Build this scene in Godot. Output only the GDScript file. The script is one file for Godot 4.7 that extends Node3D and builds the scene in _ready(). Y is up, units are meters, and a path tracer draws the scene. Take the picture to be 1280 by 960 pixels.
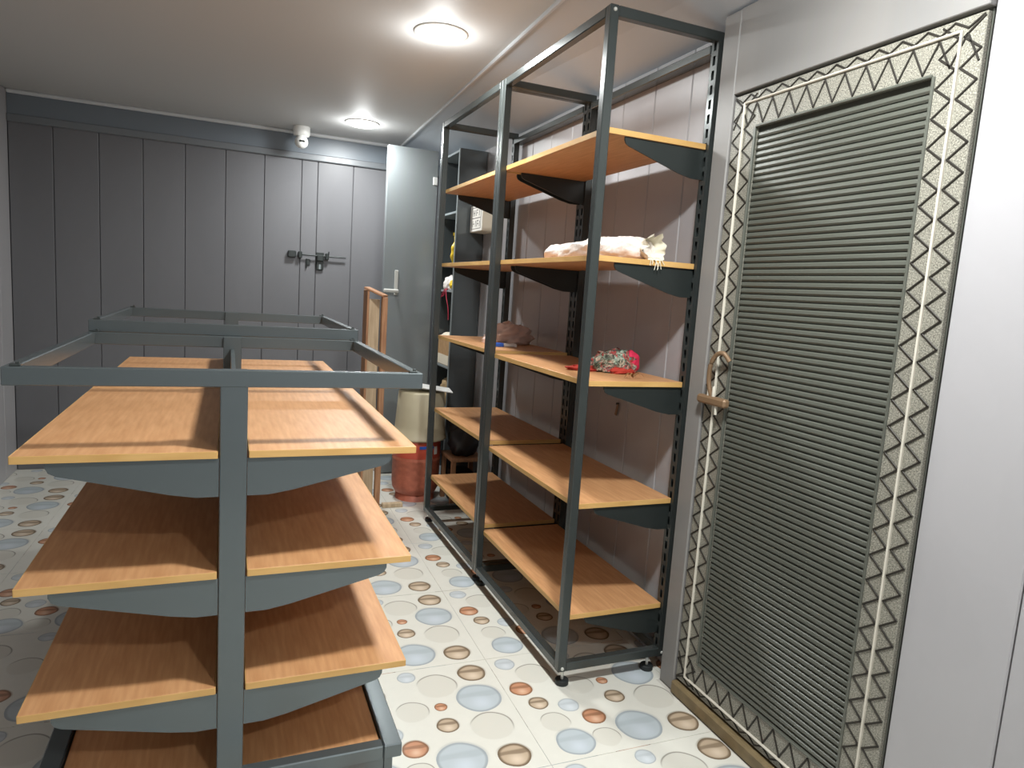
extends Node3D
# A narrow shop: x to the right, y up, z towards the viewer; the aisle runs along -z.

var used := {}
var M := {}

# ---------------------------------------------------------------- naming
func numbered(called: String, parent: Node = null) -> String:
	var key := called if parent == null else str(parent.get_instance_id()) + called
	var n: int = used.get(key, 0)
	used[key] = n + 1
	return called if n == 0 else "%s_%03d" % [called, n]

func tag(o: Node, label: String, category := "", group := "", kind := "") -> void:
	if label != "": o.set_meta("label", label)
	if category != "": o.set_meta("category", category)
	if group != "": o.set_meta("group", group)
	if kind != "": o.set_meta("kind", kind)

func thing(called: String, at: Vector3, label: String, category: String, group := "", turn := 0.0) -> Node3D:
	var o := Node3D.new()
	o.name = numbered(called)
	add_child(o)
	o.position = at
	o.rotation.y = turn
	tag(o, label, category, group)
	return o

func part(called: String, mesh: Mesh, mat: Material, parent: Node, at := Vector3.ZERO, turn := Basis.IDENTITY) -> MeshInstance3D:
	var o := MeshInstance3D.new()
	o.name = numbered(called, parent)
	o.mesh = mesh
	o.material_override = mat
	o.transform = Transform3D(turn, at)
	parent.add_child(o, true)
	return o

func struct(called: String, mesh: Mesh, mat: Material, at := Vector3.ZERO) -> MeshInstance3D:
	var o := MeshInstance3D.new()
	o.name = numbered(called)
	o.mesh = mesh
	o.material_override = mat
	o.position = at
	o.set_meta("kind", "structure")
	add_child(o)
	return o

func copy(o: Node3D, at: Vector3, label: String, renew := "") -> Node3D:
	var c: Node3D = o.duplicate()
	c.name = numbered(renew if renew != "" else String(o.name))
	add_child(c)
	c.position = at
	c.set_meta("label", label)
	return c

# ---------------------------------------------------------------- shapes
func nst() -> SurfaceTool:
	var st := SurfaceTool.new()
	st.begin(Mesh.PRIMITIVE_TRIANGLES)
	return st

func tri(st: SurfaceTool, a: Vector3, b: Vector3, c: Vector3, out: Vector3) -> void:
	var n := (b - a).cross(c - a)
	if n.length() < 1e-12: return
	if n.dot(out) > 0.0:
		var t := b
		b = c
		c = t
	else:
		n = -n
	n = n.normalized()
	for p: Vector3 in [a, b, c]:
		st.set_normal(n)
		st.set_uv(Vector2(p.x, p.z))
		st.add_vertex(p)

func quad(st: SurfaceTool, a: Vector3, b: Vector3, c: Vector3, d: Vector3, out: Vector3) -> void:
	tri(st, a, b, c, out)
	tri(st, a, c, d, out)

# a box with chamfered edges, added to st
func bx(st: SurfaceTool, at: Vector3, size: Vector3, b := 0.002, turn := Basis.IDENTITY) -> void:
	var h := size * 0.5
	b = minf(b, minf(h.x, minf(h.y, h.z)) * 0.8)
	var V := func(s: Vector3, axis: int) -> Vector3:
		var p := Vector3(s.x * (h.x - b), s.y * (h.y - b), s.z * (h.z - b))
		p[axis] = s[axis] * h[axis]
		return at + turn * p
	for a in 3:
		var u := (a + 1) % 3
		var w := (a + 2) % 3
		for sg in [-1.0, 1.0]:
			var q := []
			for e in [[-1, -1], [1, -1], [1, 1], [-1, 1]]:
				var s := Vector3.ZERO
				s[a] = sg
				s[u] = e[0]
				s[w] = e[1]
				q.append(V.call(s, a))
			var n := Vector3.ZERO
			n[a] = sg
			quad(st, q[0], q[1], q[2], q[3], turn * n)
			for su in [-1.0, 1.0]:
				var s0 := Vector3.ZERO
				s0[a] = sg
				s0[u] = su
				s0[w] = -1
				var s1 := s0
				s1[w] = 1
				var m := Vector3.ZERO
				m[a] = sg
				m[u] = su
				quad(st, V.call(s0, a), V.call(s1, a), V.call(s1, u), V.call(s0, u), turn * m)
	for i in 8:
		var s := Vector3(1 if i & 1 else -1, 1 if i & 2 else -1, 1 if i & 4 else -1)
		tri(st, V.call(s, 0), V.call(s, 1), V.call(s, 2), turn * s)

func box(size: Vector3, b := 0.002, at := Vector3.ZERO, turn := Basis.IDENTITY) -> ArrayMesh:
	var st := nst()
	bx(st, at, size, b, turn)
	return st.commit()

# box from corner to corner
func box2(lo: Vector3, hi: Vector3, b := 0.002) -> ArrayMesh:
	return box(hi - lo, b, (lo + hi) * 0.5)

# an outline in x,y given thickness along z (centred)
func prism(st: SurfaceTool, pts: PackedVector2Array, z0: float, z1: float, turn := Transform3D.IDENTITY) -> void:
	var idx := Geometry2D.triangulate_polygon(pts)
	for i in range(0, idx.size(), 3):
		for z in [z0, z1]:
			var o := turn.basis * Vector3(0, 0, -1 if z == z0 else 1) * signf(z1 - z0)
			tri(st, turn * Vector3(pts[idx[i]].x, pts[idx[i]].y, z), turn * Vector3(pts[idx[i + 1]].x, pts[idx[i + 1]].y, z), turn * Vector3(pts[idx[i + 2]].x, pts[idx[i + 2]].y, z), o)
	var ccw := not Geometry2D.is_polygon_clockwise(pts)
	for i in pts.size():
		var a := pts[i]
		var c := pts[(i + 1) % pts.size()]
		var e := (c - a)
		var n := Vector3(e.y, -e.x, 0) if ccw else Vector3(-e.y, e.x, 0)
		quad(st, turn * Vector3(a.x, a.y, z0), turn * Vector3(c.x, c.y, z0), turn * Vector3(c.x, c.y, z1), turn * Vector3(a.x, a.y, z1), turn.basis * n)

func prism_mesh(pts: PackedVector2Array, z0: float, z1: float) -> ArrayMesh:
	var st := nst()
	prism(st, pts, z0, z1)
	return st.commit()

# smooth grid surface: rows of rings, closed round
func skin(rings: Array, cap := true) -> ArrayMesh:
	var st := nst()
	st.set_smooth_group(0)
	var n: int = rings[0].size()
	var mid := []
	for r in rings:
		var c := Vector3.ZERO
		for p in r: c += p
		mid.append(c / n)
	for i in rings.size() - 1:
		for j in n:
			var k := (j + 1) % n
			var a: Vector3 = rings[i][j]
			var b: Vector3 = rings[i][k]
			var c: Vector3 = rings[i + 1][k]
			var d: Vector3 = rings[i + 1][j]
			var o: Vector3 = (a + b + c + d) * 0.25 - (mid[i] + mid[i + 1]) * 0.5
			for t in [[a, b, c], [a, c, d]]:
				var nn: Vector3 = (t[1] - t[0]).cross(t[2] - t[0])
				if nn.length() < 1e-13: continue
				var q: Array = t if nn.dot(o) < 0.0 else [t[0], t[2], t[1]]
				for p in q:
					st.set_uv(Vector2(float(j) / n, float(i) / rings.size()))
					st.add_vertex(p)
	if cap:
		for e in [0, rings.size() - 1]:
			var o: Vector3 = mid[e] - mid[1 if e == 0 else e - 1]
			for j in n:
				var a: Vector3 = rings[e][j]
				var b: Vector3 = rings[e][(j + 1) % n]
				var nn: Vector3 = (a - mid[e]).cross(b - mid[e])
				if nn.length() < 1e-13: continue
				var q := [mid[e], a, b] if nn.dot(o) < 0.0 else [mid[e], b, a]
				st.set_smooth_group(1)
				for p in q:
					st.set_uv(Vector2(0.5, 0.5))
					st.add_vertex(p)
				st.set_smooth_group(0)
	st.generate_normals()
	return st.commit()

# lathe: profile of (radius, height)
func lathe(profile: Array, seg := 28, cap := true) -> ArrayMesh:
	var rings := []
	for p in profile:
		var r := []
		for j in seg:
			var a := TAU * j / seg
			r.append(Vector3(cos(a) * p[0], p[1], sin(a) * p[0]))
		rings.append(r)
	return skin(rings, cap)

func tube(path: Array, radius: float, seg := 8) -> ArrayMesh:
	var rings := []
	for i in path.size():
		var t: Vector3 = (path[mini(i + 1, path.size() - 1)] - path[maxi(i - 1, 0)]).normalized()
		var u := t.cross(Vector3.UP if absf(t.y) < 0.9 else Vector3.RIGHT).normalized()
		var w := t.cross(u)
		var r := []
		for j in seg:
			var a := TAU * j / seg
			r.append(path[i] + (u * cos(a) + w * sin(a)) * radius)
		rings.append(r)
	return skin(rings)

func curve(pts: Array, n := 6) -> Array:
	var out := []
	for i in pts.size() - 1:
		var a: Vector3 = pts[maxi(i - 1, 0)]
		var d: Vector3 = pts[mini(i + 2, pts.size() - 1)]
		for k in n: out.append(pts[i].cubic_interpolate(pts[i + 1], a, d, float(k) / n))
	out.append(pts[-1])
	return out

# soft lumpy body resting on y = 0
func lump(r: Vector3, sd: int, amp: float, freq := 2.2, seg := 28, flat := 0.55) -> ArrayMesh:
	var nz := FastNoiseLite.new()
	nz.seed = sd
	nz.frequency = freq
	nz.noise_type = FastNoiseLite.TYPE_SIMPLEX_SMOOTH
	nz.fractal_octaves = 3
	var rings := []
	var rows := seg * 2 / 3
	for i in rows + 1:
		var th := PI * (0.012 + 0.976 * i / rows)
		var ring := []
		for j in seg:
			var ph := TAU * j / seg
			var d := Vector3(sin(th) * cos(ph), cos(th), sin(th) * sin(ph))
			var f := 1.0 + amp * nz.get_noise_3dv(d) * 2.0
			var p := d * r * f
			p.y = maxf(p.y, -r.y * flat) + r.y * flat
			ring.append(p)
		rings.append(ring)
	return skin(rings)

# ---------------------------------------------------------------- materials
func mat(c: Color, rough := 0.6, metal := 0.0, spec := 0.5) -> StandardMaterial3D:
	var m := StandardMaterial3D.new()
	m.albedo_color = c
	m.roughness = rough
	m.metallic = metal
	m.metallic_specular = spec
	return m

func c8(r: int, g: int, b: int) -> Color:
	return Color(r / 255.0, g / 255.0, b / 255.0)

func noise_tex(sd: int, freq: float, lo: Color, hi: Color, size := 256, oct := 4, kind := FastNoiseLite.TYPE_SIMPLEX_SMOOTH) -> NoiseTexture2D:
	var n := FastNoiseLite.new()
	n.seed = sd
	n.frequency = freq
	n.noise_type = kind
	n.fractal_octaves = oct
	var g := Gradient.new()
	g.set_color(0, lo)
	g.set_color(1, hi)
	var t := NoiseTexture2D.new()
	t.width = size
	t.height = size
	t.seamless = true
	t.noise = n
	t.color_ramp = g
	return t

func textured(t: Texture2D, scale: Vector3, rough: float, spec := 0.5) -> StandardMaterial3D:
	var m := mat(Color.WHITE, rough, 0.0, spec)
	m.albedo_texture = t
	m.uv1_triplanar = true
	m.uv1_scale = scale
	return m

# the print of one floor tile: pebbles of several colours, periodic
const TILE := 0.6385
func tile_print() -> ImageTexture:
	var N := 768
	var im := Image.create(N, N, false, Image.FORMAT_RGB8)
	var nz := FastNoiseLite.new()
	nz.seed = 5
	nz.frequency = 0.012
	var ground := c8(222, 220, 210)
	for y in N:
		for x in N:
			im.set_pixel(x, y, ground * (1.0 + 0.012 * nz.get_noise_2d(x, y)))
	# u, v, radius in metres, kind
	var dots := [
		[.104, .196, .053, "w"], [.405, .508, .075, "w"], [.285, .378, .058, "w"], [.240, .075, .049, "w"], [.146, .494, .068, "w"], [.526, .235, .075, "w"],
		[.062, .411, .043, "o"], [.250, .188, .042, "o"], [.386, .381, .0225, "o"],
		[.090, .311, .036, "t"], [.545, .077, .054, "t"], [.556, .560, .054, "t"], [.382, .277, .038, "t"],
		[.126, .083, .066, "b"], [.379, .102, .081, "b"], [.533, .400, .082, "b"],
		[.063, .585, .040, "p"], [.192, .272, .038, "p"], [.310, .590, .034, "p"], [.590, .410, .0, "p"]]
	var pal := {
		"w": [c8(211, 208, 197), c8(146, 142, 132), c8(218, 215, 205)],
		"o": [c8(196, 142, 110), c8(132, 96, 72), c8(224, 186, 158)],
		"t": [c8(190, 170, 146), c8(112, 96, 78), c8(224, 206, 184)],
		"b": [c8(186, 195, 199), c8(146, 152, 156), c8(202, 210, 217)],
		"p": [c8(196, 202, 205), c8(152, 158, 161), c8(212, 217, 221)]}
	for k in dots.size():
		var d: Array = dots[k]
		if d[2] <= 0.0: continue
		var p: Array = pal[d[3]]
		var cx: float = d[0] / TILE * N
		var cy: float = (1.0 - d[1] / TILE) * N
		var r: float = d[2] / TILE * N
		var R := int(r * 1.25) + 2
		for dy in range(-R, R + 1):
			for dx in range(-R, R + 1):
				var q := Vector2(dx, dy) / r
				var wob := 1.0 + 0.012 * sin(3.0 * q.angle() + k) + 0.01 * sin(5.0 * q.angle() + 2 * k)
				var l := q.length() / wob
				if l > 1.22: continue
				var px := posmod(int(cx) + dx, N)
				var py := posmod(int(cy) + dy, N)
				var c := im.get_pixel(px, py)
				var up := clampf(-q.y * 0.8 + q.x * 0.35, -1.0, 1.0)
				var strong: bool = d[3] in ["o", "t"]
				if d[3] == "w":
					var rim := exp(-pow((l - 0.98) / 0.036, 2.0)) * smoothstep(-0.25, 0.55, up)
					var inner := smoothstep(1.0, 0.9, l)
					c = c.lerp(p[0], 0.7 * inner)
					c = c.lerp(p[1], rim)
				elif l > 1.0:
					c = c.lerp(p[1], (0.5 if strong else 0.3) * (1.0 - smoothstep(1.0, 1.15, l)) * smoothstep(-0.3, 0.8, up))
				else:
					var lip := smoothstep(0.02, 0.16, -q.y + 0.06 * sin(q.x * 3.0)) * (1.0 - smoothstep(0.34, 0.52, -q.y))
					var belly := 1.0 - smoothstep(0.0, 0.75, (q - Vector2(0.0, 0.38)).length())
					var f: Color = p[0].lerp(p[2], belly * 0.9)
					f = f.lerp(p[1], lip * (0.55 if strong else 0.18))
					var rim2 := smoothstep(0.76 if strong else 0.85, 0.95, l)
					c = f.lerp(p[1], rim2 * (0.9 if strong else 0.6))
				im.set_pixel(px, py, c)
	im.generate_mipmaps()
	return ImageTexture.create_from_image(im)

func carton_print() -> ImageTexture:
	var im := Image.create(96, 128, false, Image.FORMAT_RGB8)
	im.fill(c8(226, 222, 214))
	var k := c8(70, 64, 62)
	for r in [Rect2i(10, 8, 74, 3), Rect2i(10, 114, 74, 3), Rect2i(10, 8, 3, 108), Rect2i(82, 8, 3, 108), Rect2i(14, 60, 66, 4)]: im.fill_rect(r, k)
	# unreadable heavy strokes in two rows
	for r in [Rect2i(22, 20, 4, 32), Rect2i(34, 20, 4, 32), Rect2i(26, 34, 8, 4), Rect2i(46, 20, 4, 32), Rect2i(50, 20, 10, 4), Rect2i(50, 34, 8, 4), Rect2i(68, 24, 4, 28),
			Rect2i(20, 74, 4, 32), Rect2i(24, 88, 9, 4), Rect2i(40, 74, 4, 32), Rect2i(52, 74, 4, 32), Rect2i(56, 74, 10, 4), Rect2i(56, 90, 10, 4), Rect2i(72, 78, 4, 28)]: im.fill_rect(r, k)
	return ImageTexture.create_from_image(im)

func floral_print() -> ImageTexture:
	var N := 128
	var im := Image.create(N, N, false, Image.FORMAT_RGB8)
	var a := FastNoiseLite.new()
	a.seed = 9
	a.frequency = 0.055
	a.noise_type = FastNoiseLite.TYPE_CELLULAR
	a.cellular_return_type = FastNoiseLite.RETURN_CELL_VALUE
	var b := FastNoiseLite.new()
	b.seed = 4
	b.frequency = 0.09
	var cols := [c8(92, 150, 128), c8(170, 196, 178), c8(58, 62, 48), c8(196, 182, 160), c8(182, 44, 48), c8(72, 124, 108), c8(206, 206, 196)]
	for y in N:
		for x in N:
			var v := a.get_noise_2d(x, y) * 0.5 + 0.5
			var c: Color = cols[int(v * 6.99)]
			if b.get_noise_2d(x, y) > 0.28: c = c8(48, 46, 40)
			im.set_pixel(x, y, c)
	return ImageTexture.create_from_image(im)

func materials() -> void:
	M.wood = textured(noise_tex(3, 0.02, c8(186, 134, 90), c8(210, 160, 114), 256, 4), Vector3(9, 9, 0.9), 0.42, 0.4)
	M.edge = textured(noise_tex(8, 0.02, c8(200, 156, 92), c8(214, 172, 108), 128, 3), Vector3(2, 9, 2), 0.5)
	M.steel = mat(c8(68, 73, 72), 0.27, 0.4, 0.6)
	M.steel_dark = mat(c8(44, 49, 48), 0.4, 0.2, 0.5)
	M.gondola = mat(c8(100, 108, 110), 0.24, 0.5, 0.6)
	M.hole = mat(c8(22, 23, 24), 0.8)
	M.tile = mat(Color.WHITE, 0.22, 0.0, 0.45)
	M.tile.albedo_texture = tile_print()
	M.grout = mat(c8(196, 192, 184), 0.9)
	M.panel = textured(noise_tex(11, 0.01, c8(166, 164, 166), c8(173, 171, 173), 128, 3), Vector3(1, 0.5, 1), 0.35, 0.45)
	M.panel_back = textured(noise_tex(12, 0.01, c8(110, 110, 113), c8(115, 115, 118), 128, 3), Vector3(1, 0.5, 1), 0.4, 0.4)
	M.groove_back = mat(c8(70, 71, 74), 0.7)
	M.groove = mat(c8(112, 110, 112), 0.7)
	M.header = mat(c8(112, 120, 128), 0.4)
	M.cap = mat(c8(112, 116, 120), 0.35)
	M.ceiling = mat(c8(200, 200, 199), 0.6)
	M.soffit = mat(c8(186, 194, 202), 0.4, 0.0, 0.5)
	M.trim = mat(c8(206, 208, 210), 0.3)
	M.plaster = textured(noise_tex(21, 0.03, c8(226, 226, 222), c8(234, 234, 230), 128, 3), Vector3(1, 1, 1), 0.85)
	M.door = textured(noise_tex(13, 0.006, c8(126, 132, 134), c8(136, 141, 142), 128, 2), Vector3(1, 0.4, 1), 0.22, 0.55)
	M.chrome = mat(c8(214, 214, 208), 0.25, 0.35)
	M.white = mat(c8(232, 232, 228), 0.4)
	M.black = mat(c8(24, 24, 25), 0.5)
	M.lens = mat(c8(40, 42, 40), 0.15)
	M.rubber = mat(c8(34, 38, 38), 0.6)
	M.jamb = textured(noise_tex(17, 0.01, c8(128, 126, 124), c8(138, 135, 132), 128, 2), Vector3(2, 0.5, 2), 0.45)
	M.mottle = textured(noise_tex(19, 0.16, c8(78, 76, 68), c8(192, 188, 174), 256, 4), Vector3(5, 5, 5), 0.4)
	M.wire = mat(c8(44, 40, 34), 0.5, 0.3)
	M.bead = mat(c8(206, 200, 186), 0.4)
	M.slat = mat(c8(90, 92, 84), 0.35, 0.1)
	M.brown = textured(noise_tex(23, 0.03, c8(112, 96, 68), c8(140, 122, 90), 128, 3), Vector3(3, 3, 3), 0.6)
	M.bronze = mat(c8(134, 108, 82), 0.5, 0.25)
	M.raw = textured(noise_tex(29, 0.02, c8(150, 104, 74), c8(192, 146, 108), 256, 4), Vector3(9, 0.9, 9), 0.65)
	M.raw_pale = textured(noise_tex(31, 0.02, c8(176, 152, 122), c8(206, 184, 152), 256, 4), Vector3(9, 0.9, 9), 0.7)
	M.red = textured(noise_tex(37, 0.025, c8(158, 84, 62), c8(204, 120, 94), 256, 5), Vector3(3, 3, 3), 0.55)
	M.red_clean = mat(c8(204, 84, 62), 0.45)
	M.beige = textured(noise_tex(41, 0.012, c8(192, 180, 150), c8(206, 196, 168), 128, 3), Vector3(2, 2, 2), 0.5)
	M.blue = mat(c8(50, 96, 190), 0.45)
	M.card = textured(noise_tex(43, 0.03, c8(168, 132, 92), c8(186, 150, 108), 128, 3), Vector3(4, 4, 4), 0.8)
	M.paper = mat(c8(226, 216, 196), 0.8)
	M.kraft = textured(noise_tex(47, 0.03, c8(172, 146, 108), c8(194, 168, 128), 128, 3), Vector3(4, 4, 4), 0.8)
	M.cabinet = mat(c8(96, 102, 104), 0.12, 0.3, 0.6)
	M.cabinet_light = mat(c8(136, 144, 146), 0.35, 0.1)
	M.wrap = textured(noise_tex(53, 0.05, c8(222, 208, 198), c8(248, 244, 238), 256, 4), Vector3(6, 6, 6), 0.35)
	M.fray = mat(c8(226, 220, 200), 0.6)
	M.floral = mat(Color.WHITE, 0.8)
	M.floral.albedo_texture = floral_print()
	M.floral.uv1_triplanar = true
	M.floral.uv1_scale = Vector3(4.2, 4.2, 4.2)
	M.pinkred = mat(c8(206, 40, 76), 0.75)
	M.redcloth = mat(c8(176, 52, 38), 0.85)
	M.pinkbag = mat(c8(242, 218, 208), 0.35)
	M.yellow = textured(noise_tex(59, 0.04, c8(214, 170, 30), c8(250, 222, 80), 128, 4), Vector3(12, 12, 12), 0.35)
	M.whitebag = textured(noise_tex(61, 0.05, c8(216, 206, 200), c8(244, 240, 236), 128, 4), Vector3(9, 9, 9), 0.4)
	M.redcord = mat(c8(188, 40, 70), 0.6)
	M.leaf = textured(noise_tex(67, 0.05, c8(96, 66, 36), c8(160, 116, 66), 64, 3), Vector3(20, 20, 20), 0.8)
	M.blackbag = mat(c8(34, 33, 36), 0.45)
	M.glow = mat(Color.WHITE, 0.5)
	M.glow.emission_enabled = true
	M.glow.emission = c8(255, 253, 248)
	M.glow.emission_energy_multiplier = 4.0

# ---------------------------------------------------------------- builders
func lamp(at: Vector3, label: String, power := 1.0) -> void:
	var t := thing("ceiling_lamp", at, label, "ceiling lamp", "round panel lamps on the ceiling")
	part("housing", lathe([[0.107, 0.0], [0.117, -0.0005], [0.118, -0.002], [0.117, -0.004], [0.113, -0.006], [0.109, -0.006], [0.108, -0.004]], 40, false), M.white, t)
	part("diffuser", lathe([[0.003, -0.026], [0.05, -0.0245], [0.085, -0.019], [0.104, -0.010], [0.109, -0.005], [0.109, -0.001]], 40, false), M.glow, t)
	var l := AreaLight3D.new()
	l.name = "lamp_light"
	l.area_size = Vector2(0.19, 0.19)
	l.rotation_degrees = Vector3(-90, 0, 0)
	l.position = Vector3(0, -0.029, 0)
	l.light_energy = LAMP * power
	l.light_color = Color(0.975, 0.988, 0.985)
	l.shadow_enabled = true
	l.set("area_range", 14.0)
	l.set("area_attenuation", 2.0)
	t.add_child(l, true)
	# the domed diffuser also spills a little sideways over the ceiling
	var o := OmniLight3D.new()
	o.name = "side_light"
	o.position = Vector3(0, -0.085, 0)
	o.light_size = 0.05
	o.light_energy = 0.045 * LAMP * power
	o.light_color = l.light_color
	o.omni_range = 14.0
	o.omni_attenuation = 2.0
	o.shadow_enabled = true
	t.add_child(o, true)

# slotted upright: a channel with punched slots on the face towards -x. Local: foot at y 0, face at x 0, near edge at z 0
func slotted(h: float, both := false) -> ArrayMesh:
	var st := nst()
	var W := 0.040
	var D := 0.034
	for z in [-0.0065, -W + 0.0065]: bx(st, Vector3(0.001, h / 2, z), Vector3(0.002, h, 0.013), 0.0004)
	var y := 0.02
	while y < h:
		var e := minf(y + 0.018, h)
		bx(st, Vector3(0.001, (y + e) / 2, -W / 2), Vector3(0.002, e - y, 0.0145), 0.0003)
		y += 0.05
	for z in [-0.001, -W + 0.001]: bx(st, Vector3(D / 2, h / 2, z), Vector3(D, h, 0.002), 0.0005)
	bx(st, Vector3(D - 0.001, h / 2, -W / 2), Vector3(0.002, h, W), 0.0004)
	return st.commit()

# bracket plate: root at x = 0 hanging under y = 0 and reaching to -x
func bracket(reach: float, root: float, tip: float) -> ArrayMesh:
	var p := PackedVector2Array([Vector2(0, 0), Vector2(0, -root), Vector2(-reach * 0.14, -root), Vector2(-reach * 0.30, -root * 0.9), Vector2(-reach + 0.02, -tip), Vector2(-reach + 0.006, -tip * 0.75), Vector2(-reach, -tip * 0.35), Vector2(-reach, 0)])
	return prism_mesh(p, -0.003, 0.003)

# wooden board with a separate edge band
func board(parent: Node, lo: Vector3, hi: Vector3) -> void:
	var b := part("shelf", box2(lo, hi, 0.0012), M.wood, parent)
	var st := nst()
	var y := (lo.y + hi.y) / 2
	var t := hi.y - lo.y - 0.001
	bx(st, Vector3((lo.x + hi.x) / 2, y, hi.z + 0.0005), Vector3(hi.x - lo.x, t, 0.0016), 0.0003)
	bx(st, Vector3((lo.x + hi.x) / 2, y, lo.z - 0.0005), Vector3(hi.x - lo.x, t, 0.0016), 0.0003)
	bx(st, Vector3(lo.x - 0.0005, y, (lo.z + hi.z) / 2), Vector3(0.0016, t, hi.z - lo.z), 0.0003)
	bx(st, Vector3(hi.x + 0.0005, y, (lo.z + hi.z) / 2), Vector3(0.0016, t, hi.z - lo.z), 0.0003)
	part("edge_band", st.commit(), M.edge, b)

const BAY := 0.9633
const DEEP := 0.443
const BASE := 0.062
const TOP := 2.411
func shelving(at: Vector3, label: String, heights: Array) -> Node3D:
	var t := thing("shelving_unit", at, label, "shelving", "tall steel shelving units along the right wall")
	var s := 0.034
	var post := box(Vector3(s, TOP - BASE, s), 0.003)
	for z in [-s / 2, -BAY + s / 2]: part("post", post, M.steel, t, Vector3(s / 2, (TOP + BASE) / 2, z))
	var up := slotted(TOP - BASE - 0.03)
	for z in [0.0, -BAY + 0.04]: part("slotted_upright", up, M.steel, t, Vector3(DEEP, BASE, z))
	# rails along the front and back, top and bottom, then the side rails
	for y in [TOP - s / 2, BASE + s / 2]:
		part("front_rail", box2(Vector3(0.001, y - s / 2, -BAY + s), Vector3(s - 0.001, y + s / 2, -s), 0.003), M.steel, t)
		for z in [-s / 2, -BAY + s / 2]: part("side_rail", box2(Vector3(s, y - s / 2, z - s / 2 + 0.001), Vector3(DEEP + 0.03, y + s / 2, z + s / 2 - 0.001), 0.003), M.steel, t)
	part("back_rail", box2(Vector3(DEEP - 0.004, TOP - 0.034 - 0.034, -BAY + 0.041), Vector3(DEEP + 0.05, TOP - 0.036, -0.041), 0.003), M.steel, t)
	part("back_rail", box2(Vector3(DEEP + 0.002, BASE, -BAY + 0.041), Vector3(DEEP + 0.03, BASE + s, -0.041), 0.003), M.steel, t)
	for y: float in heights:
		board(t, Vector3(0.031, y - 0.020, -BAY + 0.016), Vector3(DEEP - 0.002, y, -0.016))
		for z in [-0.026, -BAY + 0.026]: part("bracket", bracket(0.335, 0.105, 0.030), M.steel_dark, t, Vector3(DEEP + 0.001, y - 0.0205, z))
	for x in [0.022, 0.40]:
		for z in [-0.027, -BAY + 0.028]:
			var f := part("foot", lathe([[0.004, 0.0], [0.0235, 0.0], [0.0245, 0.0005], [0.0255, 0.002], [0.0258, 0.004], [0.0258, 0.016], [0.0255, 0.018], [0.0245, 0.0195], [0.0235, 0.020], [0.004, 0.0202]], 24), M.rubber, t, Vector3(x + 0.012, 0, z))
			part("stud", lathe([[0.006, 0.019], [0.006, BASE + 0.002]], 10), M.chrome, f)
	for p in ([[0.017, TOP - 0.017], [0.017, BASE + 0.015], [DEEP + 0.016, BASE + 0.015]] if at.z == 0.0 else []):
		part("bolt", lathe([[0.0065, 0.0], [0.0065, 0.003], [0.004, 0.006], [0.001, 0.0065]], 12), M.chrome, t, Vector3(p[0], p[1], 0.0005), Basis(Vector3.RIGHT, PI / 2))
	return t

const GLEN := 0.965
func gondola(at: Vector3, label: String, up: float) -> Node3D:
	# local: middle at x 0, near end at z 0
	var t := thing("gondola", at, label, "gondola", "low gondolas left of the aisle")
	var fx := 0.438
	for z in [-0.02, -GLEN + 0.02]: part("upright", box2(Vector3(-0.03, 0.0, z - 0.019), Vector3(0.03, 1.229 + up, z + 0.019), 0.002), M.gondola, t)
	for s in [-1.0, 1.0]:
		for y in [1.039, 0.744, 0.448]:
			var x0 := minf(s * 0.035, s * fx)
			var x1 := maxf(s * 0.035, s * fx)
			board(t, Vector3(x0, y - 0.018, -GLEN + 0.004), Vector3(x1, y, -0.001))
			for z in [-0.007, -GLEN + 0.011]:
				var b := bracket(0.345, 0.092, 0.030)
				part("bracket", b, M.gondola, t, Vector3(s * 0.031, y - 0.0185, z), Basis.IDENTITY if s < 0 else Basis(Vector3.UP, PI))
		# top frame
		part("top_rail", box2(Vector3(minf(s * 0.424, s * 0.448), 1.190 + up, -GLEN + 0.025), Vector3(maxf(s * 0.424, s * 0.448), 1.230 + up, -0.025), 0.002), M.gondola, t)
		# base
		var b0 := minf(s * 0.390, s * 0.440)
		var b1 := maxf(s * 0.390, s * 0.440)
		part("base_rail", box2(Vector3(b0, 0.163, -GLEN), Vector3(b1, 0.204, 0), 0.003), M.gondola, t)
		var d0 := minf(s * 0.03, s * 0.386)
		var d1 := maxf(s * 0.03, s * 0.386)
		part("deck", box2(Vector3(d0, 0.175, -GLEN + 0.036), Vector3(d1, 0.191, -0.036), 0.001), M.wood, t)
		part("plinth", box2(Vector3(minf(s * 0.395, s * 0.42), 0.0, -GLEN + 0.02), Vector3(maxf(s * 0.395, s * 0.42), 0.164, -0.02), 0.002), M.gondola, t)
	for z in [-0.0125, -GLEN + 0.0125]:
		part("cross_rail", box2(Vector3(-0.448, 1.190 + up, z - 0.0125), Vector3(0.448, 1.230 + up, z + 0.0125), 0.002), M.gondola, t)
	for z in [-0.018, -GLEN + 0.018]:
		part("base_rail", box2(Vector3(-0.389, 0.163, z - 0.018), Vector3(0.389, 0.204, z + 0.018), 0.003), M.gondola, t)
		part("plinth", box2(Vector3(-0.394, 0.0, z - 0.006), Vector3(0.394, 0.164, z + 0.002), 0.002), M.gondola, t)
	part("middle_panel", box2(Vector3(-0.006, 0.205, -GLEN + 0.04), Vector3(0.006, 1.188, -0.04), 0.001), M.gondola, t)
	for z in [-0.0125, -GLEN + 0.0125]:
		for s in [-1.0, 1.0]:
			var st := nst()
			bx(st, Vector3(0, 0.0025, 0), Vector3(0.020, 0.005, 0.016), 0.001)
			bx(st, Vector3(0.004, 0.007, 0), Vector3(0.007, 0.006, 0.007), 0.001)
			part("corner_clip", st.commit(), M.steel, t, Vector3(s * 0.424, 1.230 + up, z))
	return t

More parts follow.
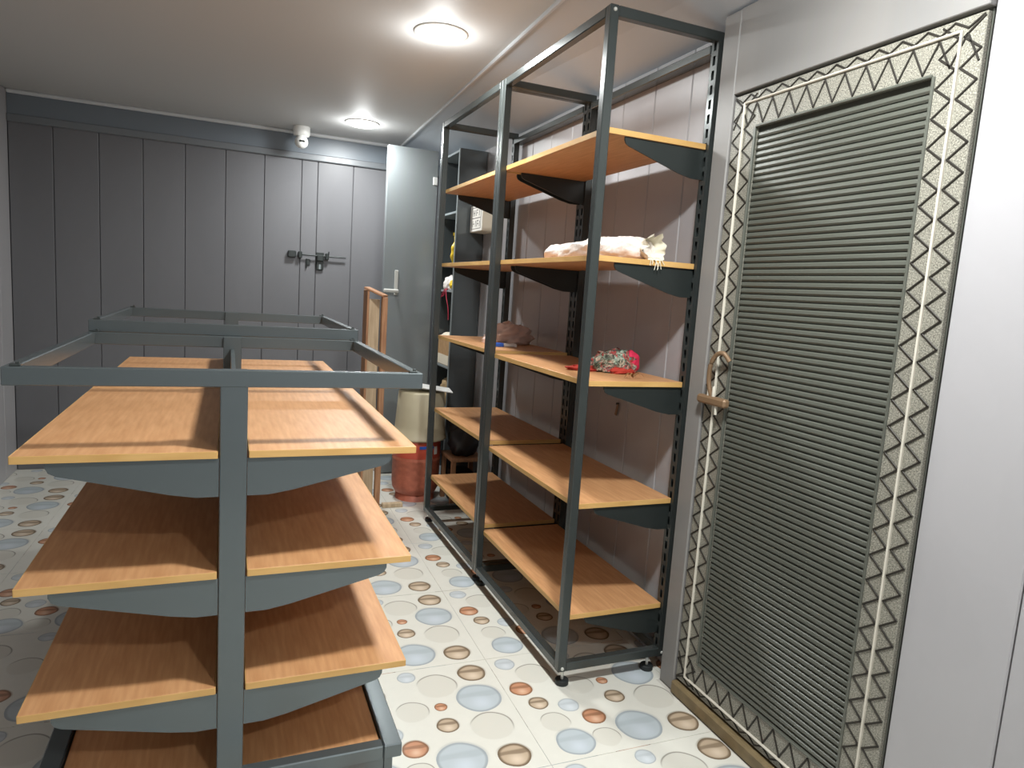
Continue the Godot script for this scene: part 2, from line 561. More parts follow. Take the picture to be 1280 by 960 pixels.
func floor_tiles() -> void:
	var f := struct("floor", box2(Vector3(-2.62, -0.12, -3.72), Vector3(0.62, -0.0015, 3.72), 0.0), M.grout)
	var room := PackedVector2Array([Vector2(-2.5, -3.5), Vector2(0.5, -3.5), Vector2(0.5, 0.05), Vector2(0.405, 0.05), Vector2(0.405, 3.5), Vector2(-2.5, 3.5)])
	var uax := Vector2(1, 0.0185).normalized()      # plan axes of the tiling in (x, z); v runs away from the viewer
	var vax := Vector2(0.0185, -1).normalized()
	var org := Vector2(-0.192 - 0.0185 * 0.376, 0.376 - 0.0185 * 0.192)
	var g := 0.0011
	for i in range(-5, 3):
		for j in range(-6, 8):
			var o := org + uax * (i * TILE) + vax * (j * TILE)
			var sq := PackedVector2Array([o + uax * g + vax * g, o + uax * (TILE - g) + vax * g, o + uax * (TILE - g) + vax * (TILE - g), o + uax * g + vax * (TILE - g)])
			for poly in Geometry2D.intersect_polygons(sq, room):
				var st := nst()
				var idx := Geometry2D.triangulate_polygon(poly)
				for k in range(0, idx.size(), 3):
					var q := [poly[idx[k]], poly[idx[k + 1]], poly[idx[k + 2]]]
					var cr: float = (q[1] - q[0]).cross(q[2] - q[0])
					if cr < 0.0: q = [q[0], q[2], q[1]]
					for p: Vector2 in q:
						st.set_normal(Vector3.UP)
						st.set_uv(Vector2((p - o).dot(uax) / TILE, 1.0 - (p - o).dot(vax) / TILE))
						st.add_vertex(Vector3(p.x, 0, p.y))
				for k in poly.size():
					var a: Vector2 = poly[k]
					var b: Vector2 = poly[(k + 1) % poly.size()]
					var mid := Vector2.ZERO
					for p in poly: mid += p / poly.size()
					var n := (a + b) / 2 - mid
					quad(st, Vector3(a.x, 0, a.y), Vector3(b.x, 0, b.y), Vector3(b.x, -0.0016, b.y), Vector3(a.x, -0.0016, a.y), Vector3(n.x, 0, n.y))
				part("tile", st.commit(), M.tile, f)

func walls() -> void:
	# right wall: tongue-and-groove boards behind the shelving
	var wr := struct("wall_right", box2(Vector3(0.512, 0, -3.6), Vector3(0.62, 2.6, 0.05), 0.0), M.groove)
	var z := 0.05
	var edges := [0.05]
	var e := -0.215
	while e > -3.4:
		edges.append(e)
		e -= 0.252
	edges.append(-3.5)
	for i in edges.size() - 1:
		part("panel", box2(Vector3(0.5, 0, edges[i + 1] + 0.0015), Vector3(0.513, 2.435, edges[i] - 0.0015), 0.0035), M.panel, wr)
	# back wall
	var wb := struct("wall_back", box2(Vector3(-2.62, 0, -3.62), Vector3(0.62, 2.6, -3.512), 0.0), M.groove_back)
	edges = [0.5, 0.29, 0.015, -0.252, -0.521, -0.640]
	e = -0.908
	while e > -2.45:
		edges.append(e)
		e -= 0.268
	edges.append(-2.5)
	for i in edges.size() - 1:
		part("panel", box2(Vector3(edges[i + 1] + 0.0015, 0, -3.513), Vector3(edges[i] - 0.0015, 2.36, -3.5), 0.0035), M.panel_back, wb)
	part("header_panel", box2(Vector3(-2.5, 2.40, -3.513), Vector3(0.5, 2.555, -3.492), 0.003), M.header, wb)
	struct("trim_1", box2(Vector3(-2.5, 2.352, -3.512), Vector3(0.49, 2.402, -3.478), 0.006), M.cap)
	struct("trim_2", box2(Vector3(-2.5, 2.530, -3.5), Vector3(0.09, 2.555, -3.470), 0.008), M.trim)
	# near part of the right wall: pilaster, patterned door (below), painted wall
	struct("trim_3", box2(Vector3(0.42, 0, 0.052), Vector3(0.60, 2.435, 0.136), 0.004), M.jamb)
	var wf := struct("wall_right_front", box2(Vector3(0.45, 0, 0.985), Vector3(0.6, 2.6, 3.6), 0.002), M.groove)
	for i in 10:
		part("panel", box2(Vector3(0.438, 0, 0.986 + i * 0.252 + 0.0015), Vector3(0.451, 2.435, minf(0.986 + (i + 1) * 0.252, 3.5) - 0.0015), 0.0035), M.panel, wf)
	struct("wall_right_lintel", box2(Vector3(0.42, 2.16, 0.137), Vector3(0.6, 2.435, 0.985), 0.002), M.jamb)
	var wl := struct("wall_left", box2(Vector3(-2.62, 0, -3.512), Vector3(-2.512, 2.6, 3.6), 0.0), M.groove)
	for i in 28:
		part("panel", box2(Vector3(-2.513, 0, -3.5 + i * 0.25 + 0.0015), Vector3(-2.5, 2.55, -3.25 + i * 0.25 - 0.0015), 0.0035), M.panel, wl)
	struct("wall_front", box2(Vector3(-2.62, 0, 3.5), Vector3(0.62, 2.6, 3.62), 0.0), M.panel)
	# ceiling with a grey strip on the right and the bead between them
	var c := struct("ceiling", box2(Vector3(-2.62, 2.555, -3.62), Vector3(0.62, 2.70, 3.62), 0.0), M.ceiling)
	# sloping panel between the flat ceiling and the right wall, bead along its upper edge
	var L := func(zz: float) -> float: return -0.018 - 0.0368 * zz
	var st := nst()
	var q := []
	for zz in [-3.49, 3.49]:
		var wx := 0.512 if zz < 0.0 else 0.50
		for p in [[L.call(zz), 2.554], [wx, 2.420], [wx, 2.432], [L.call(zz) + 0.04, 2.556]]: q.append(Vector3(p[0], p[1], zz))
	quad(st, q[0], q[1], q[5], q[4], Vector3(-0.2, -1, 0))
	quad(st, q[3], q[2], q[6], q[7], Vector3(0.2, 1, 0))
	quad(st, q[0], q[1], q[2], q[3], Vector3.FORWARD)
	quad(st, q[4], q[5], q[6], q[7], Vector3.BACK)
	quad(st, q[0], q[3], q[7], q[4], Vector3.LEFT)
	quad(st, q[1], q[2], q[6], q[5], Vector3.RIGHT)
	part("soffit_panel", st.commit(), M.soffit, c)
	var a := Vector3(L.call(-3.48), 2.552, -3.48)
	var b := Vector3(L.call(3.48), 2.552, 3.48)
	var dir := (b - a).normalized()
	struct("trim_4", box(Vector3(0.018, 0.022, (b - a).length()), 0.004, (a + b) / 2, Basis(Vector3.UP.cross(dir), Vector3.UP, dir)), M.trim)

func doors() -> void:
	# door_1: tall plain leaf standing across the far end
	var d := Node3D.new()
	d.name = "door_1"
	add_child(d)
	d.position = Vector3(-0.085, 0, -3.02)
	tag(d, "tall plain glossy grey door leaf with a chrome lever handle at the far end of the aisle", "door", "", "structure")
	part("leaf", box2(Vector3(0, 0.01, -0.045), Vector3(0.380, 2.462, 0), 0.003), M.door, d)
	var hd := part("handle", tube([Vector3(0.095, 1.412, 0.004), Vector3(0.095, 1.412, 0.045)], 0.011, 12), M.chrome, d)
	part("lever", box2(Vector3(-0.006, 1.397, 0.040), Vector3(0.110, 1.424, 0.058), 0.008), M.chrome, hd)
	part("backplate", box2(Vector3(0.083, 1.38, 0.001), Vector3(0.111, 1.565, 0.008), 0.004), M.chrome, hd)
	part("bright_spot_plate", box2(Vector3(0.345, 2.215, 0.0), Vector3(0.377, 2.272, 0.006), 0.002), M.white, d)  # added white plate standing in for a bright reflection on the leaf
	# door_2: patterned panel door in the near right wall, framed border of zigzag wire, slats inside
	var p := Node3D.new()
	p.name = "door_2"
	add_child(p)
	p.position = Vector3(0.42, 0, 0.138)
	tag(p, "grey panel door beside the near shelving, zigzag wire border, pale bead and slatted centre", "door", "", "structure")
	# local: z along the wall towards the viewer, x = 0 the face
	var W := 0.846
	part("leaf", box2(Vector3(0.022, 0.05, 0.002), Vector3(0.06, 2.158, W - 0.002), 0.002), M.slat, p)
	for r in [[0.06, 2.15, 0.004, 0.118], [0.06, 2.15, W - 0.118, W - 0.004], [0.06, 0.176, 0.118, W - 0.118], [2.034, 2.15, 0.118, W - 0.118]]:
		part("border_panel", box2(Vector3(0.006, r[0], r[2]), Vector3(0.022, r[1], r[3]), 0.002), M.mottle, p)
	part("threshold", box2(Vector3(-0.012, 0, 0.0), Vector3(0.06, 0.05, W), 0.006), M.brown, p)
	for r in [[0.088, 2.122, 0.055, 0.061], [0.088, 2.122, W - 0.061, W - 0.055], [0.088, 0.094, 0.061, W - 0.061], [2.116, 2.122, 0.061, W - 0.061]]:
		part("bead", box2(Vector3(-0.002, r[0], r[2]), Vector3(0.008, r[1], r[3]), 0.002), M.bead, p)
	for r in [[0.176, 2.034, 0.112, 0.120], [0.176, 2.034, W - 0.120, W - 0.112], [0.170, 0.178, 0.12, W - 0.12], [2.032, 2.04, 0.12, W - 0.12]]:
		part("inner_bead", box2(Vector3(0.001, r[0], r[2]), Vector3(0.012, r[1], r[3]), 0.002), M.slat, p)
	# zigzag wires, vertical pairs then horizontal pairs
	for s in [[0.008, 0.052, 0], [0.108, 0.064, 0], [W - 0.008, W - 0.052, 0], [W - 0.108, W - 0.064, 0], [0.066, 0.086, 1], [0.166, 0.098, 1], [2.144, 2.124, 1], [2.044, 2.112, 1]]:
		var path := []
		var span: float = 2.07 if s[2] == 0 else W - 0.02
		var n := int(span / 0.034)
		for k in n + 1:
			var q: float = s[0] if k % 2 == 0 else s[1]
			var r := span * k / n
			path.append(Vector3(0.005, 0.07 + r, q) if s[2] == 0 else Vector3(0.005, q, 0.01 + r))
		var st := nst()
		for k in n:
			var a: Vector3 = path[k]
			var b: Vector3 = path[k + 1]
			var dir := (b - a).normalized()
			bx(st, (a + b) / 2, Vector3(0.004, 0.005, (b - a).length() + 0.003), 0.001, Basis(Vector3.RIGHT, dir.cross(Vector3.RIGHT), -dir) if true else Basis.IDENTITY)
		part("zigzag_wire", st.commit(), M.wire, p)
	var sl := box(Vector3(0.012, 0.0175, W - 0.24), 0.005)
	var k := 0
	while 0.19 + k * 0.020 < 2.03:
		part("slat", sl, M.slat, p, Vector3(0.016, 0.188 + k * 0.020, W / 2), Basis(Vector3.BACK, -0.12))
		k += 1
	# bronze latch: bar, curved pull, two pins
	var l := part("latch", box2(Vector3(-0.030, 1.112, 0.0), Vector3(-0.002, 1.142, 0.150), 0.007), M.bronze, p)
	part("pull", tube(curve([Vector3(-0.014, 1.14, 0.062), Vector3(-0.022, 1.19, 0.052), Vector3(-0.030, 1.245, 0.062), Vector3(-0.030, 1.285, 0.085), Vector3(-0.024, 1.295, 0.115), Vector3(-0.012, 1.27, 0.135)]), 0.008, 10), M.bronze, l)
	for z in [0.052, 0.078]: part("pin", lathe([[0.006, 1.142], [0.006, 1.172], [0.003, 1.178]], 10), M.bead, l, Vector3(-0.018, 0, z))
	part("pin", lathe([[0.005, 1.082], [0.006, 1.113]], 10), M.bead, l, Vector3(-0.018, 0, 0.098))

func back_wall_things() -> void:
	var y := 1.640
	var z := -3.5
	var b := thing("slide_bolt", Vector3(-0.49, 1.636, z), "long dark steel slide bolt with square padlock plate across the grey back wall boards", "bolt")
	part("rod", tube([Vector3(-0.150, 0.004, 0.03), Vector3(0.195, 0.004, 0.03)], 0.006, 10), M.steel_dark, b)
	var st := nst()
	bx(st, Vector3(0, -0.012, 0.024), Vector3(0.052, 0.050, 0.030), 0.006)
	bx(st, Vector3(0, 0, 0.006), Vector3(0.060, 0.062, 0.012), 0.003)
	part("lock_case", st.commit(), M.steel_dark, b)
	var hp := part("hasp", box2(Vector3(-0.028, -0.105, 0.004), Vector3(0.028, -0.034, 0.020), 0.006), M.steel_dark, b)
	part("hasp_slot", box2(Vector3(-0.008, -0.098, 0.0195), Vector3(0.006, -0.060, 0.0215), 0.0008), M.cabinet_light, hp)
	for x in [-0.150, 0.052]: part("keeper", box2(Vector3(x - 0.014, -0.022, 0.0), Vector3(x + 0.014, 0.028, 0.040), 0.005), M.steel_dark, b)
	part("knob", tube([Vector3(0.062, 0.006, 0.034), Vector3(0.062, 0.042, 0.044)], 0.004, 8), M.steel_dark, b)
	var r := thing("bolt_receiver", Vector3(-0.70, 1.640, z), "short dark receiver block of the slide bolt at its left end on the back wall", "bolt receiver")
	part("block", box2(Vector3(-0.030, -0.025, 0.0), Vector3(0.030, 0.025, 0.036), 0.005), M.steel_dark, r)
	var kx := thing("keyhole_cover", Vector3(-0.578, 1.590, z), "small dark keyhole cover below the slide bolt on the back wall", "lock")
	part("plate", box2(Vector3(-0.015, -0.028, 0.0), Vector3(0.015, 0.020, 0.010), 0.004), M.steel_dark, kx)
	part("flap", box2(Vector3(-0.017, -0.050, 0.0), Vector3(-0.008, 0.024, 0.016), 0.003), M.steel_dark, kx)
	var c := thing("security_camera", Vector3(-0.665, 2.555, -3.32), "white dome security camera hanging from the ceiling in the far left corner", "security camera")
	part("mount", lathe([[0.01, 0.0], [0.056, 0.0], [0.060, -0.006], [0.060, -0.052], [0.054, -0.066], [0.040, -0.072], [0.01, -0.072]], 28), M.white, c)
	var ball := part("eyeball", lathe([[0.012, 0.047], [0.034, 0.036], [0.046, 0.014], [0.048, -0.006], [0.042, -0.026], [0.028, -0.040], [0.010, -0.047]], 28), M.white, c, Vector3(0.0, -0.108, 0.006))
	part("lens", box2(Vector3(-0.020, -0.010, 0.030), Vector3(0.020, 0.006, 0.050), 0.005), M.lens, ball)
	part("sensor", box2(Vector3(-0.010, -0.028, 0.030), Vector3(0.010, -0.022, 0.0405), 0.001), M.lens, ball)

func cabinet() -> void:
	var t := thing("steel_cabinet", Vector3(0.30, 0, -2.50), "narrow dark grey open steel cabinet standing against the right wall beyond the shelving", "cabinet")
	var H := 2.405
	var D := 0.196
	var L := 0.50
	part("side_panel", box2(Vector3(0, 0, -0.014), Vector3(D, H, 0), 0.002), M.cabinet, t)
	part("side_panel", box2(Vector3(0, 0, -L), Vector3(D, H, -L + 0.014), 0.002), M.cabinet, t)
	part("back_panel", box2(Vector3(D - 0.010, 0, -L + 0.014), Vector3(D, H, -0.014), 0.001), M.steel_dark, t)
	part("front_trim", box2(Vector3(-0.006, 0.0, -0.016), Vector3(0.001, H, 0.001), 0.001), M.cabinet_light, t)
	for y in [0.06, 0.60, 0.90, 1.445, 1.63, 1.99, 2.40]:
		part("shelf", box2(Vector3(0.0, y - 0.016, -L + 0.014), Vector3(D - 0.010, y, -0.014), 0.002), M.cabinet_light, t)
	# goods on its shelves
	var pk := thing("snack_packet", Vector3(0.34, 1.63, -2.62), "yellow foil packet standing upright in the steel cabinet above the white bag", "packet")
	var rings := []
	for i in 15:
		var v := i / 14.0
		var w := 0.036 * (0.55 + 0.45 * sin(PI * clampf(v * 1.05 + 0.12, 0, 1))) * (1.0 - 0.35 * smoothstep(0.6, 0.9, v))
		var th := 0.020 * sin(PI * clampf(v, 0.03, 0.97)) + 0.002
		var ring := []
		for j in 16:
			var a := TAU * j / 16
			ring.append(Vector3(cos(a) * w + 0.004 * sin(v * 19), 0.20 * v, sin(a) * th + 0.003 * sin(v * 25)))
		rings.append(ring)
	part("pouch", skin(rings), M.yellow, pk)
	part("seal", box2(Vector3(-0.024, 0.196, -0.002), Vector3(0.024, 0.218, 0.002), 0.001), M.yellow, pk)
	var bg := thing("goods_bag", Vector3(0.372, 1.445, -2.70), "white and yellow plastic bag of goods in the steel cabinet with red cord below", "bag")
	part("bag_body", lump(Vector3(0.074, 0.068, 0.140), 3, 0.14, 2.4), M.whitebag, bg)
	part("print_patch", lump(Vector3(0.03, 0.04, 0.045), 8, 0.14), M.yellow, bg, Vector3(-0.04, 0.012, 0.105))
	var rc := thing("red_cord", Vector3(0.30, 1.445, -2.62), "thin red cord hanging over the steel cabinet shelf edge", "cord")
	part("strand", tube(curve([Vector3(0.02, 0.003, -0.04), Vector3(-0.006, 0.002, -0.03), Vector3(-0.012, -0.05, 0.0), Vector3(-0.010, -0.13, 0.05), Vector3(-0.012, -0.21, 0.075)]), 0.003, 6), M.redcord, rc)
	part("strand", tube(curve([Vector3(0.02, 0.003, -0.06), Vector3(-0.006, 0.002, -0.07), Vector3(-0.012, -0.03, -0.10), Vector3(-0.010, -0.07, -0.16)]), 0.003, 6), M.redcord, rc)
	part("strand", tube(curve([Vector3(0.02, 0.003, -0.05), Vector3(-0.006, 0.002, -0.05), Vector3(-0.012, -0.04, -0.07), Vector3(-0.010, -0.05, -0.13)]), 0.003, 6), M.redcord, rc)
	var cb := thing("carton", Vector3(0.385, 0.90, -2.74), "brown cardboard carton with paper on top in the steel cabinet", "carton")
	part("body", box(Vector3(0.15, 0.185, 0.36), 0.004, Vector3(0, 0.0925, 0)), M.card, cb)
	part("label", box(Vector3(0.001, 0.07, 0.34), 0.0002, Vector3(-0.0755, 0.04, 0.0)), M.paper, cb)
	var pp := thing("paper_stack", Vector3(0.385, 1.086, -2.74), "stack of cream papers lying on the cardboard carton", "paper")
	part("sheets", lump(Vector3(0.075, 0.032, 0.15), 12, 0.10, 1.4), M.paper, pp)
	var kb := thing("paper_bag", Vector3(0.385, 0.60, -2.70), "crumpled brown paper bag on the low shelf of the steel cabinet", "bag")
	part("bag_body", lump(Vector3(0.07, 0.12, 0.13), 21, 0.16, 2.0, 28, 0.75), M.kraft, kb)
	var pb := thing("printed_box", Vector3(0.39, 1.846, -2.36), "small white box with black lettering fixed on the wall before the steel cabinet", "box")
	part("body", box(Vector3(0.109, 0.175, 0.25), 0.003, Vector3(0.0555, 0.0875, 0)), M.paper, pb)
	var fm := mat(Color.WHITE, 0.6)
	fm.albedo_texture = carton_print()
	var st := nst()
	for q in [[0, 0], [1, 1], [1, 0], [0, 0], [0, 1], [1, 1]]:
		st.set_normal(Vector3.LEFT)
		st.set_uv(Vector2(q[0], 1.0 - q[1]))
		st.add_vertex(Vector3(0.0002, 0.004 + 0.167 * q[1], -0.121 + 0.242 * q[0]))
	part("printed_face", st.commit(), fm, pb)

func floor_things() -> void:
	# wooden frame
	var w := thing("timber_frame", Vector3(-0.23, 0, -2.24), "narrow bare wooden frame standing upright on the floor beside the gondola", "frame")
	part("stile", box2(Vector3(-0.014, 0.0, -0.05), Vector3(0.020, 1.372, 0.0), 0.003), M.raw, w)
	part("stile", box2(Vector3(-0.100, 0.0, -0.20), Vector3(-0.086, 1.412, -0.06), 0.003), M.raw, w)
	part("infill", box2(Vector3(-0.087, 0.02, -0.11), Vector3(-0.012, 1.355, -0.095), 0.001), M.raw_pale, w)
	var a := Vector3(-0.090, 1.418, -0.10)
	var b := Vector3(0.002, 1.378, -0.04)
	var dir := (b - a).normalized()
	var side := dir.cross(Vector3.UP).normalized()
	part("top_rail", box(Vector3((b - a).length() + 0.022, 0.014, 0.085), 0.003, (a + b) / 2 + Vector3(0, 0.004, 0), Basis(dir, side.cross(dir), side)), M.raw, w)
	var pl := thing("floor_plank", Vector3(-0.14, 0, -2.215), "short wooden plank lying on the floor in front of the red cylinder", "plank")
	part("plank", box2(Vector3(-0.06, 0.0, -0.02), Vector3(0.075, 0.028, 0.02), 0.003), M.raw_pale, pl)
	# gas cylinder
	var g := thing("gas_cylinder", Vector3(0.068, 0, -2.41), "scuffed red gas cylinder standing on the floor at the end of the aisle", "gas cylinder")
	part("foot_ring", lathe([[0.128, 0.0], [0.134, 0.0], [0.134, 0.05], [0.128, 0.05]], 36), M.red, g)
	part("body", lathe([[0.05, 0.022], [0.10, 0.028], [0.140, 0.05], [0.158, 0.085], [0.163, 0.12], [0.163, 0.275], [0.1655, 0.280], [0.1655, 0.290], [0.163, 0.295], [0.163, 0.42], [0.155, 0.465], [0.13, 0.50], [0.08, 0.52], [0.03, 0.525]], 48), M.red, g)
	part("paint_band", lathe([[0.1635, 0.305], [0.1645, 0.307], [0.1645, 0.413], [0.1635, 0.415]], 48, false), M.red_clean, g)
	part("collar", lathe([[0.088, 0.505], [0.092, 0.505], [0.092, 0.60], [0.088, 0.60]], 32), M.red, g)
	part("valve", lathe([[0.018, 0.52], [0.018, 0.57], [0.012, 0.58]], 14), M.bronze, g)
	var stp := nst()
	for k in 7:
		var an := 1.12 + 0.09 * k
		bx(stp, Vector3(cos(an) * 0.1665, 0.385, sin(an) * 0.1665), Vector3(0.003, 0.020, 0.017), 0.0008, Basis(Vector3.UP, -an))
	part("blue_tape", stp.commit(), M.blue, g)
	part("label_patch", box(Vector3(0.002, 0.055, 0.030), 0.0005, Vector3(cos(0.95) * 0.1662, 0.36, sin(0.95) * 0.1662), Basis(Vector3.UP, -0.95)), M.white, g)
	var bk := thing("bucket", Vector3(0.085, 0.425, -2.41), "upturned cream plastic bucket set over the top of the red cylinder", "bucket")
	part("pail", lathe([[0.178, 0.0], [0.184, 0.004], [0.184, 0.016], [0.178, 0.020], [0.172, 0.09], [0.164, 0.20], [0.156, 0.318], [0.150, 0.325], [0.02, 0.325], [0.018, 0.318], [0.148, 0.316], [0.168, 0.09], [0.174, 0.0]], 44, false), M.beige, bk)
	var lid := thing("white_board", Vector3(0.10, 0.750, -2.40), "thin white board lying on the upturned cream bucket", "board")
	part("sheet", box(Vector3(0.37, 0.008, 0.24), 0.002, Vector3(0.0, 0.030, 0.0), Basis(Vector3.BACK, -0.12) * Basis(Vector3.UP, -0.2)), M.white, lid)
	# stool with black box and bag
	var s := thing("wooden_stool", Vector3(0.36, 0, -2.27), "low brown wooden stool behind the far shelving end", "stool")
	part("seat", box2(Vector3(-0.12, 0.305, -0.13), Vector3(0.12, 0.33, 0.13), 0.004), M.raw, s)
	for x in [-0.10, 0.10]:
		for z in [-0.11, 0.11]: part("leg", box2(Vector3(x - 0.015, 0, z - 0.015), Vector3(x + 0.015, 0.306, z + 0.015), 0.003), M.raw, s)
	var bb := thing("black_box", Vector3(0.35, 0, -2.27), "black metal box standing on the floor between the stool legs", "box")
	part("body", box2(Vector3(-0.070, 0.0, -0.085), Vector3(0.070, 0.225, 0.085), 0.008), M.black, bb)
	part("dial", lathe([[0.03, 0.0], [0.03, 0.006], [0.02, 0.008]], 16), mat(c8(30, 52, 36), 0.4), bb, Vector3(0, 0.12, 0.085), Basis(Vector3.RIGHT, PI / 2))
	var bag := thing("black_bag", Vector3(0.36, 0.33, -2.27), "full black plastic bag sitting on the low wooden stool", "bag")
	part("bag_body", lump(Vector3(0.11, 0.15, 0.12), 33, 0.10, 1.8, 30, 0.8), M.blackbag, bag)

func shelf_things() -> void:
	# long wrapped parcel on the second shelf
	var p := thing("wrapped_parcel", Vector3(0.0, 1.6005, 0.0), "long white plastic wrapped parcel with frayed end on the second shelf", "parcel")
	var nz := FastNoiseLite.new()
	nz.seed = 77
	nz.frequency = 3.0
	nz.fractal_octaves = 4
	var a := Vector3(0.115, 0.0, -0.585)
	var b := Vector3(0.268, 0.0, -0.065)
	var ax := (b - a).normalized()
	var sd := ax.cross(Vector3.UP).normalized()
	var rings := []
	for i in 49:
		var v := i / 48.0
		var r := lerpf(0.034, 0.047, smoothstep(0.1, 0.6, v))
		r *= 0.35 + 0.65 * smoothstep(-0.04, 0.06, v)
		r *= 1.0 - 0.25 * smoothstep(0.9, 1.0, v)
		var ring := []
		for j in 36:
			var an := TAU * j / 36
			var d := sd * cos(an) * 1.35 + Vector3.UP * sin(an)
			var n := nz.get_noise_3dv(d * 0.5 + ax * v * 1.6)
			var crease := absf(nz.get_noise_3dv(d * 1.1 + ax * v * 3.0 + Vector3(5, 5, 5)))
			var q := d * r * (1.0 + 0.28 * n - 0.22 * (0.3 - crease))
			q.y = maxf(q.y + r * 0.86, 0.0)
			ring.append(a.lerp(b, v) + q)
		rings.append(ring)
	part("wrapping", skin(rings), M.wrap, p)
	rings = []
	for i in 13:
		var v := i / 12.0
		var ring := []
		for j in 36:
			var an := TAU * j / 36
			var rr := lerpf(0.030, 0.052, v) * (1.0 + 0.24 * v * sin(an * 9 + v * 3) * (0.6 + 0.4 * sin(an * 4 + 1)))
			var q := sd * cos(an) * rr * 1.1 + Vector3.UP * sin(an) * rr
			q.y = maxf(q.y + 0.040, 0.001)
			ring.append(b - ax * 0.02 + ax * v * 0.055 * (1.0 + 0.18 * sin(an * 7)) + q)
		rings.append(ring)
	part("frayed_end", skin(rings, false), M.fray, p)
	var rng := RandomNumberGenerator.new()
	rng.seed = 5
	for k in 9:
		var s := b + ax * 0.022 + sd * rng.randf_range(-0.02, 0.05) + Vector3(0, 0.010, 0)
		s.z = maxf(s.z, -0.03)
		var e := Vector3(s.x + rng.randf_range(-0.012, 0.02), 0.004, -0.010)
		var f := Vector3(e.x + rng.randf_range(-0.015, 0.015), -rng.randf_range(0.008, 0.036), -0.006)
		part("loose_thread", tube(curve([s, e, f], 5), 0.0013, 5), M.fray, p)
	# floral cloth bundle on the third shelf
	var f := thing("cloth_bundle", Vector3(0.325, 1.159, -0.31), "floral green cloth bundle with a bright pink part on the third shelf", "cloth")
	part("floral_cloth", lump(Vector3(0.098, 0.058, 0.075), 14, 0.20, 1.9, 34), M.floral, f, Vector3(-0.008, 0, 0))
	var pk := part("pink_pouch", lump(Vector3(0.046, 0.052, 0.042), 16, 0.08, 1.4), M.pinkred, f, Vector3(0.052, 0.010, 0.012))
	pk.set_meta("label", "bright pink round pouch")
	var rd := part("red_cloth", lump(Vector3(0.085, 0.014, 0.05), 18, 0.2, 2.0), M.redcloth, f, Vector3(-0.115, 0.0, -0.03))
	rd.set_meta("label", "flat red cloth tail")
	part("red_cloth", lump(Vector3(0.055, 0.018, 0.03), 19, 0.2, 2.0), M.redcloth, f, Vector3(-0.01, 0.0, 0.062))
	var lf := thing("dry_leaf", Vector3(0.275, 1.159, -0.10), "small curled dry brown scrap on the third shelf near its edge", "leaf")
	var st := nst()
	for k in 5:
		var an := -0.9 + 0.45 * k
		var dir := Vector3(sin(an), 0, cos(an) * 0.5 - 0.1)
		for i in 4:
			var t0 := i / 4.0
			var t1 := (i + 1) / 4.0
			var w0 := 0.007 * sin(PI * clampf(t0 + 0.08, 0, 1))
			var w1 := 0.007 * sin(PI * clampf(t1 + 0.02, 0, 1))
			var s := dir.cross(Vector3.UP)
			var p0 := dir * 0.06 * t0 + Vector3.UP * (0.002 + 0.020 * sin(PI * t0))
			var p1 := dir * 0.06 * t1 + Vector3.UP * (0.002 + 0.020 * sin(PI * t1))
			quad(st, p0 - s * w0, p0 + s * w0, p1 + s * w1, p1 - s * w1, Vector3.UP)
	part("blade", st.commit(), M.leaf, lf)
	var wt := thing("wall_tag", Vector3(0.4995, 0.985, -0.544), "small brown tag hanging on the wall boards below the third shelf", "tag")
	part("hook", lathe([[0.004, 0.0], [0.005, 0.012], [0.002, 0.014]], 8), M.steel_dark, wt, Vector3.ZERO, Basis(Vector3.BACK, PI / 2))
	part("strip", box(Vector3(0.004, 0.055, 0.016), 0.001, Vector3(-0.008, -0.028, 0.0), Basis(Vector3.RIGHT, 0.25)), M.bronze, wt)
	# far bay, third shelf
	var pb := thing("plastic_bag", Vector3(0.30, 1.170, -1.43), "crumpled pale pink plastic bag on the far third shelf", "bag")
	part("bag_body", lump(Vector3(0.125, 0.074, 0.09), 24, 0.24, 2.0, 32), M.pinkbag, pb)
	part("twisted_neck", lump(Vector3(0.045, 0.036, 0.04), 25, 0.25, 2.4), M.pinkbag, pb, Vector3(-0.115, 0.0, 0.03))
	var bp := thing("blue_packet", Vector3(0.17, 1.170, -1.215), "small flat blue and white packet lying in front of the pink bag", "packet")
	part("sleeve", box2(Vector3(-0.06, 0.0, -0.025), Vector3(0.01, 0.020, 0.025), 0.003), M.blue, bp)
	part("white_end", box2(Vector3(0.01, 0.001, -0.023), Vector3(0.085, 0.018, 0.023), 0.003), M.whitebag, bp)

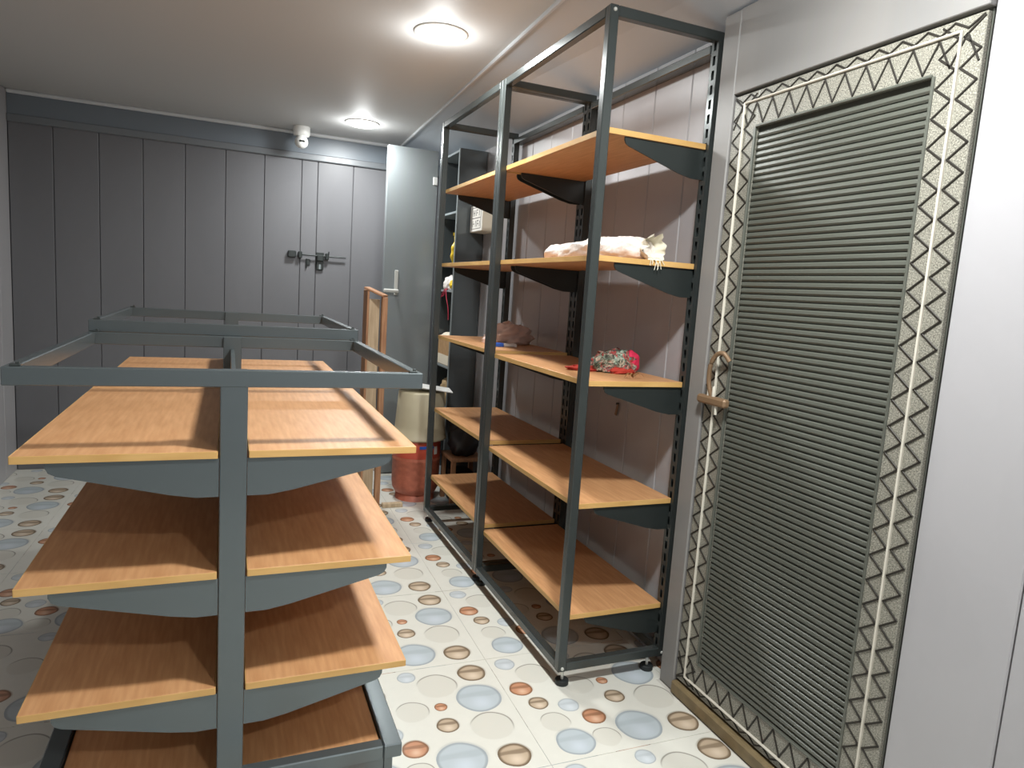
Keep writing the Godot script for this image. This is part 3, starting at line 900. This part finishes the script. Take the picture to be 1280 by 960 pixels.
const LAMP := 2.85
func _ready() -> void:
	# camera
	var cam := Camera3D.new()
	cam.name = "camera"
	cam.fov = 58.7098
	cam.near = 0.05
	cam.far = 60.0
	cam.transform = Transform3D(Basis(Vector3(0.92317406, 0.0657635, 0.3787147), Vector3(-0.01061147, 0.9892404, -0.14591376), Vector3(-0.38423568, 0.13068507, 0.91393892)).orthonormalized(), Vector3(-1.14411893, 1.44715455, 2.09931726))
	add_child(cam)
	cam.current = true
	# surroundings: a closed room, lit by its ceiling lamps
	var we := WorldEnvironment.new()
	we.name = "surroundings"
	var env := Environment.new()
	env.background_mode = Environment.BG_COLOR
	env.background_color = Color(0.02, 0.02, 0.022)
	env.tonemap_mode = Environment.TONE_MAPPER_LINEAR
	env.tonemap_exposure = 1.0
	env.sdfgi_enabled = true
	env.ssao_enabled = true
	env.ssil_enabled = true
	we.environment = env
	add_child(we)
	materials()
	lamp(Vector3(-0.30, 2.555, -0.97), "round white ceiling lamp above the aisle, the larger-looking nearer one in view", 0.84)
	lamp(Vector3(-0.30, 2.555, -2.90), "round white ceiling lamp at the far end of the aisle, near the back wall", 0.9)
	lamp(Vector3(-0.30, 2.555, 1.02), "round white ceiling lamp near the viewer, above the frame", 1.7)
	lamp(Vector3(-0.30, 2.555, 2.95), "round white ceiling lamp added unseen behind the viewer for fill light")  # added out of view as fill, carrying on the row
	floor_tiles()
	walls()
	doors()
	shelving(Vector3.ZERO, "nearer tall dark steel shelving unit on the right, white parcel on its second wooden shelf", [2.0284, 1.6005, 1.1590, 0.7064, 0.2795])
	shelving(Vector3(0, 0, -BAY - 0.001), "farther tall dark steel shelving unit on the right, pale pink bag on its third shelf", [2.0284, 1.6005, 1.170, 0.722, 0.294])
	gondola(Vector3(-1.13, 0, 0.41), "low double-sided grey steel gondola with light wooden shelves and open top frame, the nearer one", 0.0)
	gondola(Vector3(-1.13, 0, 0.41 - GLEN - 0.001), "low double-sided grey steel gondola with a slightly higher top frame, behind the nearer gondola", 0.040)
	cabinet()
	back_wall_things()
	floor_things()
	shelf_things()
